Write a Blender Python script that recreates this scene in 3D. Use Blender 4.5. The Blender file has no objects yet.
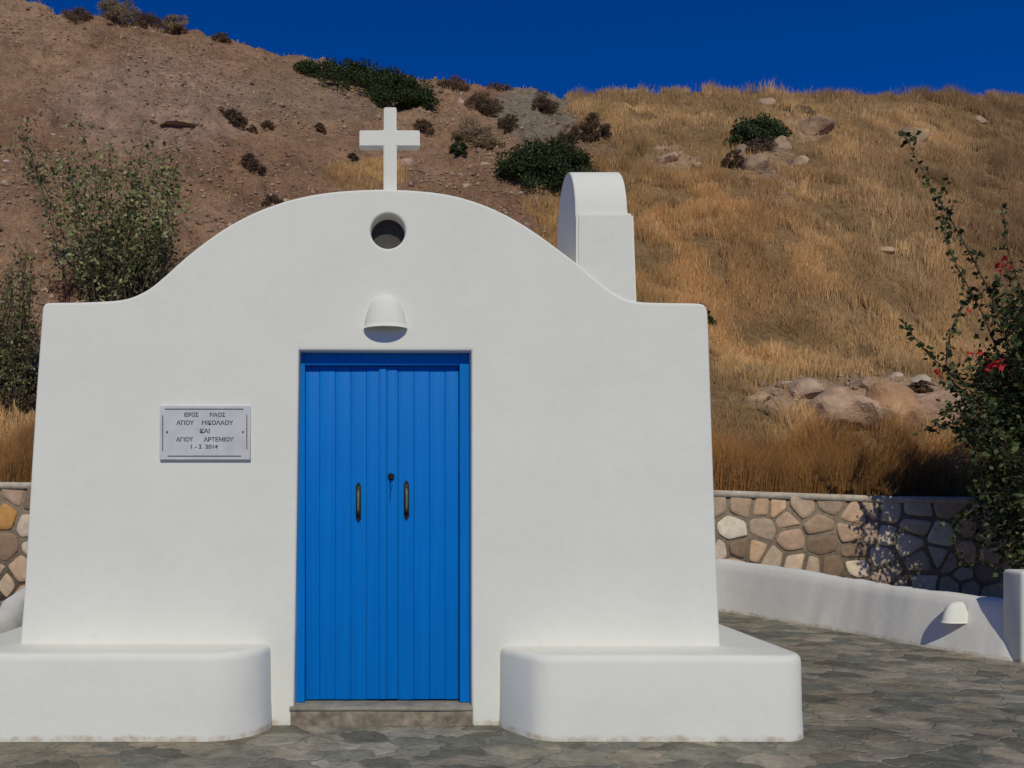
import bpy, bmesh, math, random
import numpy as np
from mathutils import Vector, Matrix
random.seed(7)
rng = np.random.default_rng(7)
S = bpy.context.scene
COL = S.collection
R = math.radians
F = 870.0; VX = 385.0; HZ = 500.0; CD = 5.06; CH = 1.31     # focal (px), principal axis, camera distance and eye height

# ------------------------------------------------------------------ tags
def tag(o, label=None, cat=None, group=None, kind=None):
    if label: o['label'] = label
    if cat: o['category'] = cat
    if group: o['group'] = group
    if kind: o['kind'] = kind
    return o
def empty(name, loc=(0, 0, 0)):
    o = bpy.data.objects.new(name, None); COL.objects.link(o); o.location = loc
    o.empty_display_size = .2
    return o
def link(name, me, mat, parent=None):
    o = bpy.data.objects.new(name, me); COL.objects.link(o)
    if mat: me.materials.append(mat)
    if parent:
        o.parent = parent
        if parent.type == 'EMPTY': o.matrix_parent_inverse = Matrix.Translation(parent.location).inverted()
    return o
def np_mesh(name, co, faces4=None, faces3=None, col=None, smooth=False):
    me = bpy.data.meshes.new(name)
    co = np.asarray(co, dtype=np.float32)
    me.vertices.add(len(co)); me.vertices.foreach_set('co', co.ravel())
    n4 = 0 if faces4 is None else len(faces4); n3 = 0 if faces3 is None else len(faces3)
    me.loops.add(n4*4+n3*3)
    idx = []
    if n4: idx.append(np.asarray(faces4, dtype=np.int32).ravel())
    if n3: idx.append(np.asarray(faces3, dtype=np.int32).ravel())
    me.loops.foreach_set('vertex_index', np.concatenate(idx))
    me.polygons.add(n4+n3)
    st = np.concatenate([np.arange(n4)*4, n4*4+np.arange(n3)*3]).astype(np.int32)
    me.polygons.foreach_set('loop_start', st)
    if smooth: me.polygons.foreach_set('use_smooth', np.ones(n4+n3, dtype=bool))
    me.update(calc_edges=True)
    if col is not None:
        a = me.color_attributes.new('Col', 'FLOAT_COLOR', 'POINT')
        c = np.ones((len(co), 4), dtype=np.float32); c[:, :3] = col
        a.data.foreach_set('color', c.ravel())
    return me
def bm_mesh(name, bm, smooth=None):
    me = bpy.data.meshes.new(name)
    bmesh.ops.recalc_face_normals(bm, faces=bm.faces)
    bm.to_mesh(me); bm.free()
    if smooth is not None:
        for p in me.polygons: p.use_smooth = True
        me.set_sharp_from_angle(angle=R(smooth))
    return me
def box(bm, x0, x1, y0, y1, z0, z1, bev=0, seg=3):
    r = bmesh.ops.create_cube(bm, size=1, matrix=Matrix.Translation(((x0+x1)/2, (y0+y1)/2, (z0+z1)/2)) @ Matrix.Diagonal((x1-x0, y1-y0, z1-z0, 1)))
    if bev:
        es = set()
        for v in r['verts']: es.update(v.link_edges)
        bmesh.ops.bevel(bm, geom=list(es), offset=bev, segments=seg, affect='EDGES', profile=.5)
def tube(pts, r0, r1, n=5):
    """tapered tube, returns verts, quads"""
    P = [Vector(p) for p in pts]; co = []; fa = []
    for i, p in enumerate(P):
        t = (P[min(i+1, len(P)-1)] - P[max(i-1, 0)]).normalized()
        a = t.orthogonal().normalized(); b = t.cross(a)
        r = r0+(r1-r0)*i/(len(P)-1)
        for k in range(n):
            an = 2*math.pi*k/n
            co.append(p+(a*math.cos(an)+b*math.sin(an))*r)
        if i:
            for k in range(n):
                k2 = (k+1) % n
                fa.append(((i-1)*n+k, (i-1)*n+k2, i*n+k2, i*n+k))
    return co, fa
def tubes_mesh(name, lst):
    co = []; fa = []
    for pts, r0, r1 in lst:
        c, f = tube(pts, r0, r1); o = len(co); co += [tuple(v) for v in c]
        fa += [tuple(i+o for i in q) for q in f]
    return np_mesh(name, co, faces4=fa, smooth=True)

# ------------------------------------------------------------------ noise
def _h(ix, iy, s):
    n = (ix.astype(np.int64)*374761393 + iy.astype(np.int64)*668265263 + s*1442695041) & 0x7fffffff
    n = ((n ^ (n >> 13))*1274126177) & 0x7fffffff
    n = n ^ (n >> 16)
    return (n & 0xffff)/65535.0
def vnoise(x, y, s=0):
    x = np.asarray(x, float); y = np.asarray(y, float)
    ix = np.floor(x); iy = np.floor(y); fx = x-ix; fy = y-iy
    fx = fx*fx*fx*(fx*(fx*6-15)+10); fy = fy*fy*fy*(fy*(fy*6-15)+10)
    a = _h(ix, iy, s); b = _h(ix+1, iy, s); c = _h(ix, iy+1, s); d = _h(ix+1, iy+1, s)
    return (a*(1-fx)+b*fx)*(1-fy)+(c*(1-fx)+d*fx)*fy
def fbm(x, y, o=4, s=0):
    t = 0; a = .5
    x = np.asarray(x, float); y = np.asarray(y, float)
    for i in range(o):
        t = t+a*(vnoise(x, y, s+i*17)*2-1); x, y = (x*.8-y*.6)*2.03+3.1, (x*.6+y*.8)*2.03+1.7; a *= .5
    return t
def sstep(a, b, x):
    t = np.clip((x-a)/(b-a), 0, 1); return t*t*(3-2*t)

# ------------------------------------------------------------------ materials
def newmat(name):
    m = bpy.data.materials.new(name); m.use_nodes = True
    nt = m.node_tree; b = nt.nodes['Principled BSDF']
    return m, nt, b
def N(nt, t, **k):
    n = nt.nodes.new(t)
    for a, v in k.items():
        if a in n.inputs: n.inputs[a].default_value = v
        else: setattr(n, a, v)
    return n
def L(nt, a, b): nt.links.new(a, b)
def ramp(nt, fac, stops):
    r = nt.nodes.new('ShaderNodeValToRGB')
    e = r.color_ramp.elements
    while len(e) < len(stops): e.new(.5)
    for q, (p, c) in zip(e, stops):
        q.position = p; q.color = (*c, 1) if len(c) == 3 else c
    L(nt, fac, r.inputs[0]); return r
def noise(nt, vec, scale, detail=4, rough=.55, dist=0):
    n = nt.nodes.new('ShaderNodeTexNoise'); n.inputs['Scale'].default_value = scale
    n.inputs['Detail'].default_value = detail; n.inputs['Roughness'].default_value = rough
    n.inputs['Distortion'].default_value = dist
    if vec is not None: L(nt, vec, n.inputs['Vector'])
    return n
def mixc(nt, fac, a, b, mode='MIX'):
    m = nt.nodes.new('ShaderNodeMix'); m.data_type = 'RGBA'; m.blend_type = mode
    for s, v in ((0, fac), (6, a), (7, b)):
        if hasattr(v, 'links'): L(nt, v, m.inputs[s])
        else: m.inputs[s].default_value = v if s == 0 else (*v, 1)
    return m.outputs[2]
def bump(nt, h, strength, dist, nrm=None):
    b = nt.nodes.new('ShaderNodeBump'); b.inputs['Strength'].default_value = strength
    b.inputs['Distance'].default_value = dist; L(nt, h, b.inputs['Height'])
    if nrm is not None: L(nt, nrm, b.inputs['Normal'])
    return b.outputs[0]
def objco(nt): return nt.nodes.new('ShaderNodeTexCoord').outputs['Object']

def plaster(name, base=(.80, .785, .695), grime=.38, coarse=1.0):
    m, nt, b = newmat(name); v = objco(nt)
    n1 = noise(nt, v, 1.6, 6, .6); n2 = noise(nt, v, 14, 5, .65); n3 = noise(nt, v, 130, 3, .6)
    c = ramp(nt, n1.outputs[0], [(.3, tuple(x*.95 for x in base)), (.62, base)]).outputs[0]
    r2 = ramp(nt, n2.outputs[0], [(.25, (.93, .93, .92)), (.5, (1, 1, 1))]).outputs[0]
    c = mixc(nt, .5, c, r2, 'MULTIPLY')
    # ochre splash line where the wall meets the paving, and scattered scuffs
    g = nt.nodes.new('ShaderNodeNewGeometry'); sp = nt.nodes.new('ShaderNodeSeparateXYZ'); L(nt, g.outputs['Position'], sp.inputs[0])
    mt = N(nt, 'ShaderNodeMath', operation='MULTIPLY_ADD'); mt.inputs[1].default_value = -.05; mt.inputs[2].default_value = 0.012
    nn = noise(nt, v, 7, 5, .7); L(nt, nn.outputs[0], mt.inputs[0])
    ad = N(nt, 'ShaderNodeMath', operation='ADD'); L(nt, sp.outputs[2], ad.inputs[0]); L(nt, mt.outputs[0], ad.inputs[1])
    st = ramp(nt, ad.outputs[0], [(0, (1, 1, 1)), (.006, (.8, .8, .8)), (.022, (0, 0, 0))]).outputs[0]
    stm = N(nt, 'ShaderNodeMath', operation='MULTIPLY'); L(nt, st, stm.inputs[0]); L(nt, ramp(nt, n2.outputs[0], [(.4, (.1, .1, .1)), (.62, (.7, .7, .7))]).outputs[0], stm.inputs[1])
    c = mixc(nt, stm.outputs[0], c, (.46, .35, .22))
    sc = noise(nt, v, 3.3, 9, .75)
    sr = ramp(nt, sc.outputs[0], [(.66, (0, 0, 0)), (.74, (grime, grime, grime))]).outputs[0]
    c = mixc(nt, sr, c, (.45, .42, .37))
    L(nt, c, b.inputs['Base Color']); b.inputs['Roughness'].default_value = .85
    b.inputs['Specular IOR Level'].default_value = .2
    nr = bump(nt, n1.outputs[0], .3*coarse, .03)
    nr = bump(nt, n2.outputs[0], .2*coarse, .006, nr)
    nr = bump(nt, n3.outputs[0], .35, .0015, nr)
    L(nt, nr, b.inputs['Normal'])
    return m
M = {}
M['plaster'] = plaster('white_plaster')
M['wallplaster'] = plaster('rough_plaster', (.80, .77, .69), .55, 1.3)

def simple(name, col, rough=.6, metal=0, var=.15, sc=20, bmp=0, spec=.4):
    m, nt, b = newmat(name); v = objco(nt)
    n = noise(nt, v, sc, 5, .6)
    c = ramp(nt, n.outputs[0], [(.3, tuple(x*(1-var) for x in col)), (.7, tuple(min(1, x*(1+var)) for x in col))]).outputs[0]
    L(nt, c, b.inputs['Base Color']); b.inputs['Roughness'].default_value = rough; b.inputs['Metallic'].default_value = metal
    b.inputs['Specular IOR Level'].default_value = spec
    if bmp: L(nt, bump(nt, n.outputs[0], bmp, .01), b.inputs['Normal'])
    return m
# blue painted wood: colour drifts between planks, faint brush streaks
def blue():
    m, nt, b = newmat('blue_paint'); v = objco(nt)
    mp = N(nt, 'ShaderNodeMapping'); mp.inputs['Scale'].default_value = (60, 60, 1.2); L(nt, v, mp.inputs[0])
    n = noise(nt, mp.outputs[0], 1, 5, .6)
    w = noise(nt, v, 2.5, 5, .6)
    c = ramp(nt, n.outputs[0], [(.3, (.0003, .158, .55)), (.7, (.0006, .192, .62))]).outputs[0]
    c2 = ramp(nt, w.outputs[0], [(.35, (.9, .92, .94)), (.6, (1, 1, 1))]).outputs[0]
    c = mixc(nt, .8, c, c2, 'MULTIPLY')
    ch = noise(nt, v, 55, 6, .75); cr = ramp(nt, ch.outputs[0], [(.73, (0, 0, 0)), (.77, (.5, .5, .5))]).outputs[0]
    c = mixc(nt, cr, c, (.02, .16, .36))
    L(nt, c, b.inputs['Base Color']); b.inputs['Roughness'].default_value = .5; b.inputs['Specular IOR Level'].default_value = .1
    L(nt, bump(nt, n.outputs[0], .25, .002), b.inputs['Normal'])
    return m
M['blue'] = blue()
M['brass'] = simple('weathered_brass', (.13, .19, .08), .5, .3, .5, 90)
M['iron'] = simple('dark_iron', (.02, .02, .02), .5, .6, .3, 60)
M['letter'] = simple('engraved_letter', (.10, .10, .10), .8, 0, .4, 150)
M['marble'] = simple('grey_marble', (.58, .58, .575), .5, 0, .10, 12, 0)
M['pane'] = simple('dark_grey_pane', (.055, .048, .043), .7, 0, .3, 25, .1)
M['concrete'] = simple('grey_concrete', (.50, .43, .34), .9, 0, .25, 9, .5, .2)
M['bark'] = simple('bark', (.12, .085, .06), .9, 0, .3, 30, .3, .1)
M['drystem'] = simple('dry_twig', (.10, .06, .04), .9, 0, .3, 30, 0, .1)

def attr_mat(name, rough=.85, transl=0, noise_amp=0, sc=6, bmp=0, bd=.02):
    m, nt, b = newmat(name)
    a = nt.nodes.new('ShaderNodeAttribute'); a.attribute_name = 'Col'
    c = a.outputs['Color']
    if noise_amp:
        v = objco(nt)
        n = noise(nt, v, sc, 7, .7)
        r = ramp(nt, n.outputs[0], [(.25, (1-noise_amp,)*3), (.75, (1+noise_amp,)*3)]).outputs[0]
        c = mixc(nt, 1.0, c, r, 'MULTIPLY')
        if bmp: L(nt, bump(nt, n.outputs[0], bmp, bd), b.inputs['Normal'])
    L(nt, c, b.inputs['Base Color']); b.inputs['Roughness'].default_value = rough
    b.inputs['Specular IOR Level'].default_value = .12
    if transl:
        t = nt.nodes.new('ShaderNodeBsdfTranslucent'); L(nt, c, t.inputs[0])
        mx = nt.nodes.new('ShaderNodeMixShader'); mx.inputs[0].default_value = transl
        L(nt, b.outputs[0], mx.inputs[1]); L(nt, t.outputs[0], mx.inputs[2])
        L(nt, mx.outputs[0], nt.nodes['Material Output'].inputs[0])
    return m
M['leaf'] = attr_mat('leaf', .6, .2)
M['grass'] = attr_mat('dry_grass', .8, .25)
M['stone'] = attr_mat('field_stone', .9, 0, .28, 9, .6, .03)
M['rock'] = attr_mat('rock', .9, 0, .35, 2.5, .8, .12)
M['gravel'] = attr_mat('gravel', .9)
M['mortar'] = simple('brown_mortar', (.235, .185, .13), .95, 0, .3, 25, .6, .1)

def hillmat():
    m, nt, b = newmat('hill_soil')
    a = nt.nodes.new('ShaderNodeAttribute'); a.attribute_name = 'Col'
    v = objco(nt)
    n1 = noise(nt, v, .9, 9, .7, .3); n2 = noise(nt, v, 6, 7, .75); n3 = noise(nt, v, 28, 4, .7)
    vo = N(nt, 'ShaderNodeTexVoronoi'); vo.inputs['Scale'].default_value = 9; L(nt, v, vo.inputs['Vector'])
    c = a.outputs['Color']
    c = mixc(nt, 1, c, ramp(nt, n1.outputs[0], [(.32, (.66, .63, .60)), (.5, (1, 1, 1)), (.68, (1.35, 1.32, 1.28))]).outputs[0], 'MULTIPLY')
    c = mixc(nt, 1, c, ramp(nt, n2.outputs[0], [(.30, (.42, .40, .38)), (.46, (.95, .95, .95)), (.58, (1.05, 1.05, 1.05)), (.72, (1.5, 1.48, 1.45))]).outputs[0], 'MULTIPLY')
    # scattered paler chips of stone
    chip = ramp(nt, vo.outputs['Distance'], [(.10, (1, 1, 1)), (.2, (0, 0, 0))]).outputs[0]
    cm = N(nt, 'ShaderNodeMath', operation='MULTIPLY'); L(nt, chip, cm.inputs[0])
    n4 = noise(nt, v, 17, 5, .8); c = mixc(nt, 1, c, ramp(nt, n4.outputs[0], [(.33, (.45, .42, .40)), (.45, (1, 1, 1)), (.6, (1.05, 1.05, 1.05)), (.70, (1.6, 1.6, 1.6))]).outputs[0], 'MULTIPLY')
    cr = ramp(nt, vo.outputs['Color'], [(.55, (0, 0, 0)), (.65, (.7, .7, .7))]).outputs[0]; L(nt, cr, cm.inputs[1])
    c = mixc(nt, cm.outputs[0], c, (.40, .31, .25))
    L(nt, c, b.inputs['Base Color']); b.inputs['Roughness'].default_value = .95; b.inputs['Specular IOR Level'].default_value = .08
    nr = bump(nt, n1.outputs[0], .8, .30)
    nr = bump(nt, n2.outputs[0], .9, .10, nr); nr = bump(nt, n3.outputs[0], .8, .03, nr)
    nr = bump(nt, cm.outputs[0], .7, .05, nr)
    L(nt, nr, b.inputs['Normal'])
    return m
M['hill'] = hillmat()

def paving():
    m, nt, b = newmat('slate_crazy_paving'); v = objco(nt)
    d = noise(nt, v, 3.0, 3, .6); sub = N(nt, 'ShaderNodeVectorMath', operation='SUBTRACT'); sub.inputs[1].default_value = (.5, .5, .5)
    L(nt, d.outputs['Color'], sub.inputs[0])
    scl = N(nt, 'ShaderNodeVectorMath', operation='SCALE'); scl.inputs['Scale'].default_value = .4; L(nt, sub.outputs[0], scl.inputs[0])
    add = N(nt, 'ShaderNodeVectorMath', operation='ADD'); L(nt, v, add.inputs[0]); L(nt, scl.outputs[0], add.inputs[1])
    mp = N(nt, 'ShaderNodeMapping'); mp.inputs['Scale'].default_value = (3.5, 5.6, 1); mp.inputs['Rotation'].default_value = (0, 0, .35)
    L(nt, add.outputs[0], mp.inputs[0])
    vo = N(nt, 'ShaderNodeTexVoronoi', voronoi_dimensions='2D'); vo.inputs['Scale'].default_value = 1; L(nt, mp.outputs[0], vo.inputs['Vector'])
    ve = N(nt, 'ShaderNodeTexVoronoi', voronoi_dimensions='2D', feature='DISTANCE_TO_EDGE'); ve.inputs['Scale'].default_value = 1; L(nt, mp.outputs[0], ve.inputs['Vector'])
    sc = nt.nodes.new('ShaderNodeSeparateColor'); L(nt, vo.outputs['Color'], sc.inputs[0])
    slab = ramp(nt, sc.outputs[0], [(.15, (.155, .148, .108)), (.3, (.25, .24, .178)), (.42, (.32, .28, .20)), (.53, (.215, .212, .165)), (.66, (.38, .34, .26)), (.78, (.28, .23, .16)), (.9, (.175, .178, .145))]).outputs[0]
    n = noise(nt, v, 6, 9, .75, .6)
    slab = mixc(nt, 1, slab, ramp(nt, n.outputs[0], [(.3, (.5, .49, .47)), (.5, (1, 1, 1)), (.72, (1.55, 1.5, 1.42))]).outputs[0], 'MULTIPLY')
    n2 = noise(nt, v, 40, 4, .7)
    big = noise(nt, v, .8, 4, .6); slab = mixc(nt, 1, slab, ramp(nt, big.outputs[0], [(.35, (.8, .78, .74)), (.6, (1.1, 1.1, 1.1))]).outputs[0], 'MULTIPLY')
    slab = mixc(nt, .8, slab, ramp(nt, n2.outputs[0], [(.3, (.75, .75, .75)), (.7, (1.2, 1.2, 1.2))]).outputs[0], 'MULTIPLY')
    wn = noise(nt, v, 9, 4, .6)
    ea = N(nt, 'ShaderNodeMath', operation='MULTIPLY_ADD'); ea.inputs[1].default_value = -.07; ea.inputs[2].default_value = .035; L(nt, wn.outputs[0], ea.inputs[0])
    es = N(nt, 'ShaderNodeMath', operation='ADD'); L(nt, ve.outputs['Distance'], es.inputs[0]); L(nt, ea.outputs[0], es.inputs[1])
    j = ramp(nt, es.outputs[0], [(.012, (.8, .8, .8)), (.05, (0, 0, 0))]).outputs[0]
    jc = ramp(nt, n.outputs[0], [(.35, (.20, .18, .13)), (.6, (.40, .36, .28))]).outputs[0]
    c = mixc(nt, j, slab, jc)
    L(nt, c, b.inputs['Base Color']); b.inputs['Roughness'].default_value = .75; b.inputs['Specular IOR Level'].default_value = .25
    h = ramp(nt, es.outputs[0], [(.0, (0, 0, 0)), (.06, (1, 1, 1))]).outputs[0]
    nr = bump(nt, h, .8, .010); nr = bump(nt, sc.outputs[1], .8, .018, nr); nr = bump(nt, n.outputs[0], .8, .018, nr); nr = bump(nt, n2.outputs[0], .5, .003, nr)
    L(nt, nr, b.inputs['Normal'])
    return m
M['paving'] = paving()

# ------------------------------------------------------------------ terrain
SKY = np.array([(-900, -60), (-300, -30), (-60, -16), (0, -8), (38, 3), (58, 14), (110, 20), (180, 30), (240, 43), (300, 56), (380, 73), (470, 84), (530, 90), (560, 97), (640, 93), (760, 93), (900, 96), (1024, 98), (1300, 112), (2200, 150)], float)
D0 = 11.72
def terr(u, d):
    x = VX+F*u
    ec = (HZ-np.interp(x, SKY[:, 0], SKY[:, 1]))/F
    dc = 31.5+1.2*np.sin(u*9+1)
    zc = CH+dc*ec
    zf = np.interp(x, [-400, 0, 715, 1024, 1500], [1.50, 1.47, 1.36, 1.27, 1.2])
    t = np.clip((d-D0)/(dc-D0), 0, 1)
    right = sstep(620, 760, x)
    # gentle foot, rock terrace on the right about a quarter of the way up
    g = t+right*(-.035*np.exp(-((t-.27)/.09)**2)+.02*np.exp(-((t-.12)/.06)**2))
    g = g+(1-right)*.02*np.sin(t*9)*(1-t)*t*4
    z = zf+(zc-zf)*g
    X = u*d
    win = np.clip(t*6, 0, 1)*np.clip((1-t)*5+.12, 0, 1)
    dirt = 1-right
    z = z+win*(.55*fbm(X/7, d/7, 3, 1)+(.22+.20*dirt)*fbm(X/1.8, d/1.8, 4, 5))
    rid = 1-np.abs(fbm(X/2.4+5, d/4.5, 4, 31))*3
    z = z+win*dirt*.16*np.clip(rid, -1, 1)
    z = z+np.clip(t*8, 0, 1)*(.05+.17*dirt)*fbm(X/.55, d/.55, 5, 51)
    r2 = 1-np.abs(fbm(X/.9+9, d/1.6, 4, 61))*3.2
    z = z+win*dirt*.13*np.clip(r2, -1, 1)*np.clip(.5+fbm(X/3, d/3, 2, 66)*1.5, 0, 1)
    over = np.clip(d-dc, 0, None)
    z = z-over*.12-.004*over**2
    return np.maximum(z, -1.0)
def img(u, d, z): return VX+F*u, HZ-F*(z-CH)/d
def onhill(px, py, sink=0.0):
    u = (px-VX)/F
    ds = np.arange(D0+.1, 36, .03); z = terr(np.full_like(ds, u), ds)
    yy = HZ-F*(z-CH)/ds
    i = np.where(yy <= py)[0]
    i = int(i[0]) if len(i) else int(np.argmin(yy))
    return Vector((u*ds[i], ds[i]-CD, z[i]-sink)), ds[i]

us = np.concatenate([np.linspace(-3, -.62, 40), np.linspace(-.6, .88, 900), np.linspace(.9, 3.2, 40)])
dsn = np.concatenate([np.linspace(D0, 14, 110), np.linspace(14, 34.5, 560)[1:], np.linspace(35, 90, 24)])
U, Dd = np.meshgrid(us, dsn); Z = terr(U, Dd)
def grassmask(x, y, X, d):
    """0 bare soil .. 1 grass, from the slope's own layout"""
    xb = np.interp(y, [60, 90, 120, 150, 175, 200, 230, 300, 400, 470, 500], [540, 560, 588, 606, 560, 522, 540, 480, 330, -200, -400])
    w = 14*fbm(X*1.3, d*1.3, 3, 71)
    g = sstep(-10, 16, x+w*2-xb)
    # straw at the foot on the left, straw patch under the cross
    g = np.maximum(g, sstep(395, 415, y+w))
    g = np.maximum(g, .75*sstep(1.0, .6, ((x-360)/48)**2+((y-176)/16)**2+w*.03))
    return np.clip(g, 0, 1)
def rockband(x, y, X, d):
    w = fbm(X*.9, d*.9, 3, 91)
    a = sstep(1.05, .6, ((x-870)/125)**2+((y-398)/25)**2+w*.8)
    b = sstep(1, .5, ((x-770)/32)**2+((y-172)/36)**2+w)*.6
    c = .6*sstep(1, .5, ((x-800)/45)**2+((y-128)/16)**2+w)+.6*sstep(1, .5, ((x-672)/34)**2+((y-158)/13)**2+w)+.5*sstep(1, .5, ((x-915)/24)**2+((y-134)/14)**2+w)
    return np.clip(a+b+c, 0, 1)
def shade_soil(X, Dg, Zg, x, y):
    a = np.array([.30, .17, .10]); b_ = np.array([.44, .30, .225]); gr = np.array([.27, .22, .16]); st = np.array([.33, .205, .095]); rb = np.array([.60, .40, .26])
    lig = np.array([.46, .29, .18])
    n = np.clip(.5+.9*fbm(X/3.2, Dg/3.2, 4, 11), 0, 1)[..., None]
    c = a*(1-n)+np.array([.40, .245, .15])*n
    pk = (sstep(1, .2, ((x-150)/130)**2+((y-105)/60)**2)*.7)[..., None]
    c = c*(1-pk)+b_*pk
    lg = (sstep(1, .3, ((x-20)/90)**2+((y-40)/70)**2)*.7)[..., None]
    c = c*(1-lg)+lig*lg
    g2 = np.maximum(sstep(1, .4, ((x-535)/50)**2+((y-112)/34)**2), .45*sstep(1, .3, ((x-330)/120)**2+((y-95)/32)**2))[..., None]
    c = c*(1-g2)+gr*g2
    gm = grassmask(x, y, X, Dg)[..., None]; c = c*(1-gm)+st*gm
    r = rockband(x, y, X, Dg)[..., None]; c = c*(1-r)+rb*r
    return c
Xg = U*Dd; xi, yi = img(U, Dd, Z)
colg = shade_soil(Xg, Dd, Z, xi, yi)
nu, nd = len(us), len(dsn)
ii = np.arange(nd*nu).reshape(nd, nu)
q = np.stack([ii[:-1, :-1], ii[:-1, 1:], ii[1:, 1:], ii[1:, :-1]], -1).reshape(-1, 4)
hm = np_mesh('hill', np.stack([Xg, Dd-CD, Z], -1).reshape(-1, 3), faces4=q, col=colg.reshape(-1, 3), smooth=True)
hill = tag(link('hill', hm, M['hill']), 'steep hillside of brown soil and dry straw grass', 'hill', kind='structure')

# base ground and paving
def sheet(name, x0, x1, y0, y1, z, mat):
    return link(name, np_mesh(name, [(x0, y0, z), (x1, y0, z), (x1, y1, z), (x0, y1, z)], faces4=[(0, 1, 2, 3)]), mat)
M['soil'] = simple('bare_earth', (.22, .14, .09), .95, 0, .4, 2, .6, .1)
tag(sheet('ground', -400, 400, -400, 400, -.06, M['soil']), 'bare brown earth', 'ground', kind='structure')
tag(sheet('paved_yard', -9, 12, -14, 6.26, 0, M['paving']), 'irregular grey slate paving', 'paving', kind='structure')

# ------------------------------------------------------------------ grass
def blades(X, d, z, h, w, col, lean=.35):
    n = len(X)
    az = rng.uniform(0, 2*np.pi, n); fa = rng.uniform(-.9, .9, n)     # blades face roughly any way, width dir mostly across
    wx = np.cos(fa)*w; wy = np.sin(fa)*w
    lx = np.cos(az)*h*lean*rng.uniform(.2, 1, n)+.06*h; ly = np.sin(az)*h*lean*rng.uniform(.2, 1, n)
    Y = d-CD
    p = np.zeros((n, 5, 3))
    p[:, 0] = np.stack([X-wx, Y-wy, z-.03], -1); p[:, 1] = np.stack([X+wx, Y+wy, z-.03], -1)
    p[:, 2] = np.stack([X-wx*.75+lx*.35, Y-wy*.75+ly*.35, z+h*.6], -1); p[:, 3] = np.stack([X+wx*.75+lx*.35, Y+wy*.75+ly*.35, z+h*.6], -1)
    p[:, 4] = np.stack([X+lx, Y+ly, z+h*rng.uniform(.9, 1.05, n)], -1)
    o = np.arange(n)[:, None]*5
    f4 = o+np.array([[0, 1, 3, 2]]); f3 = o+np.array([[2, 3, 4]])
    c = np.repeat(col[:, None, :], 5, 1).copy()
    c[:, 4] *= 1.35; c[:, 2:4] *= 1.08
    return p.reshape(-1, 3), f4, f3, c.reshape(-1, 3)
RK = []
def grass_field():
    n = 1900000
    # even over ground area, thinning with distance
    d = D0+.05+(36-D0)*rng.random(n)**1.25
    u = rng.uniform(-.52, .84, n)
    z = terr(u, d); X = u*d; x, y = img(u, d, z)
    gm = grassmask(x, y, X, d)
    rb = rockband(x, y, X, d)
    clump = np.clip(.48+2.0*fbm(X/.5, d/.7, 3, 111), .02, 1)
    big = np.clip(.7+1.5*fbm(X/2.8, d/2.8, 3, 121), .22, 1)
    big = np.maximum(big, sstep(405, 430, y)); clump = np.maximum(clump, .45*sstep(405, 430, y))
    pr = gm*(1-rb*.96)*clump*big
    for rx, ry, rr_ in RK:
        dd_ = (X-rx)**2+((d-CD-ry+rr_*.5)*.6)**2
        pr = pr*np.clip(dd_/(rr_*1.0)**2-.25, .03, 1)
    # few tufts even on bare soil
    pr = np.maximum(pr, .012)
    hid = (x > 70) & (x < 690) & (y > 315)
    pr = np.where(hid, pr*.15, pr)
    k = rng.random(n) < pr
    X, d, z, x, y, gm = X[k], d[k], z[k], x[k], y[k], gm[k]
    m = len(X)
    low = sstep(428, 462, y+10*fbm(X, d, 2, 3))
    h = (.14+.24*rng.random(m))*(1+.5*fbm(X/1.2, d/1.2, 2, 131))*(1+.75*low)
    h = h*np.clip(.75+1.1*fbm(X/.8, d/.8, 2, 151), .4, 1.5); h = np.where(gm < .3, h*.45, h)
    h = h*(1+.7*sstep(104, 92, y)*sstep(800, 700, x)*rng.random(m)*.6)
    w = (.0036+.0030*rng.random(m))*(d/16)**.75
    t = rng.random(m)[:, None]
    gold = np.array([.64, .42, .185]); tan = np.array([.47, .285, .125]); org = np.array([.50, .25, .075]); brn = np.array([.22, .125, .065]); pale = np.array([.66, .47, .25])
    c = gold*(1-t)+tan*t
    v = np.clip(.5+1.3*fbm(X/2.2, d/2.2, 3, 141), 0, 1)[:, None]; c = c*(1-v*.55)+brn*v*.55*1.3
    pl = (sstep(110, 220, y)*sstep(390, 300, y)*sstep(900, 700, x))[:, None]*.45; c = c*(1-pl)+org*pl
    lw = low[:, None]; c = c*(1-lw)+(org*(1-t*.5)+brn*t*.5)*lw
    dk = (sstep(900, 1000, x+60*fbm(X/2, d/2, 2, 9))*sstep(350, 250, y))[:, None]*.7
    tp = (sstep(118, 96, y+8*fbm(X/2, d/2, 2, 19))*sstep(770, 860, x))[:, None]*.75
    dk = np.maximum(dk, tp); c = c*(1-dk)+brn*dk
    lf = (sstep(420, 250, x)*sstep(340, 200, y))[:, None]*.5; c = c*(1-lf)+brn*lf
    s = (rng.random(m) < .1)[:, None]; c = np.where(s, pale*(1-.6*lw)*(1-.6*dk), c)
    c = c*rng.uniform(.75, 1.2, (m, 1))*np.clip(1+.6*fbm(X/.9, d/1.3, 3, 161), .6, 1.4)[:, None]
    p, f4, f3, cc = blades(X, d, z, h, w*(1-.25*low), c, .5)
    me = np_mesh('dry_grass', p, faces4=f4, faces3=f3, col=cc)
    return link('dry_grass', me, M['grass'])

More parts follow.
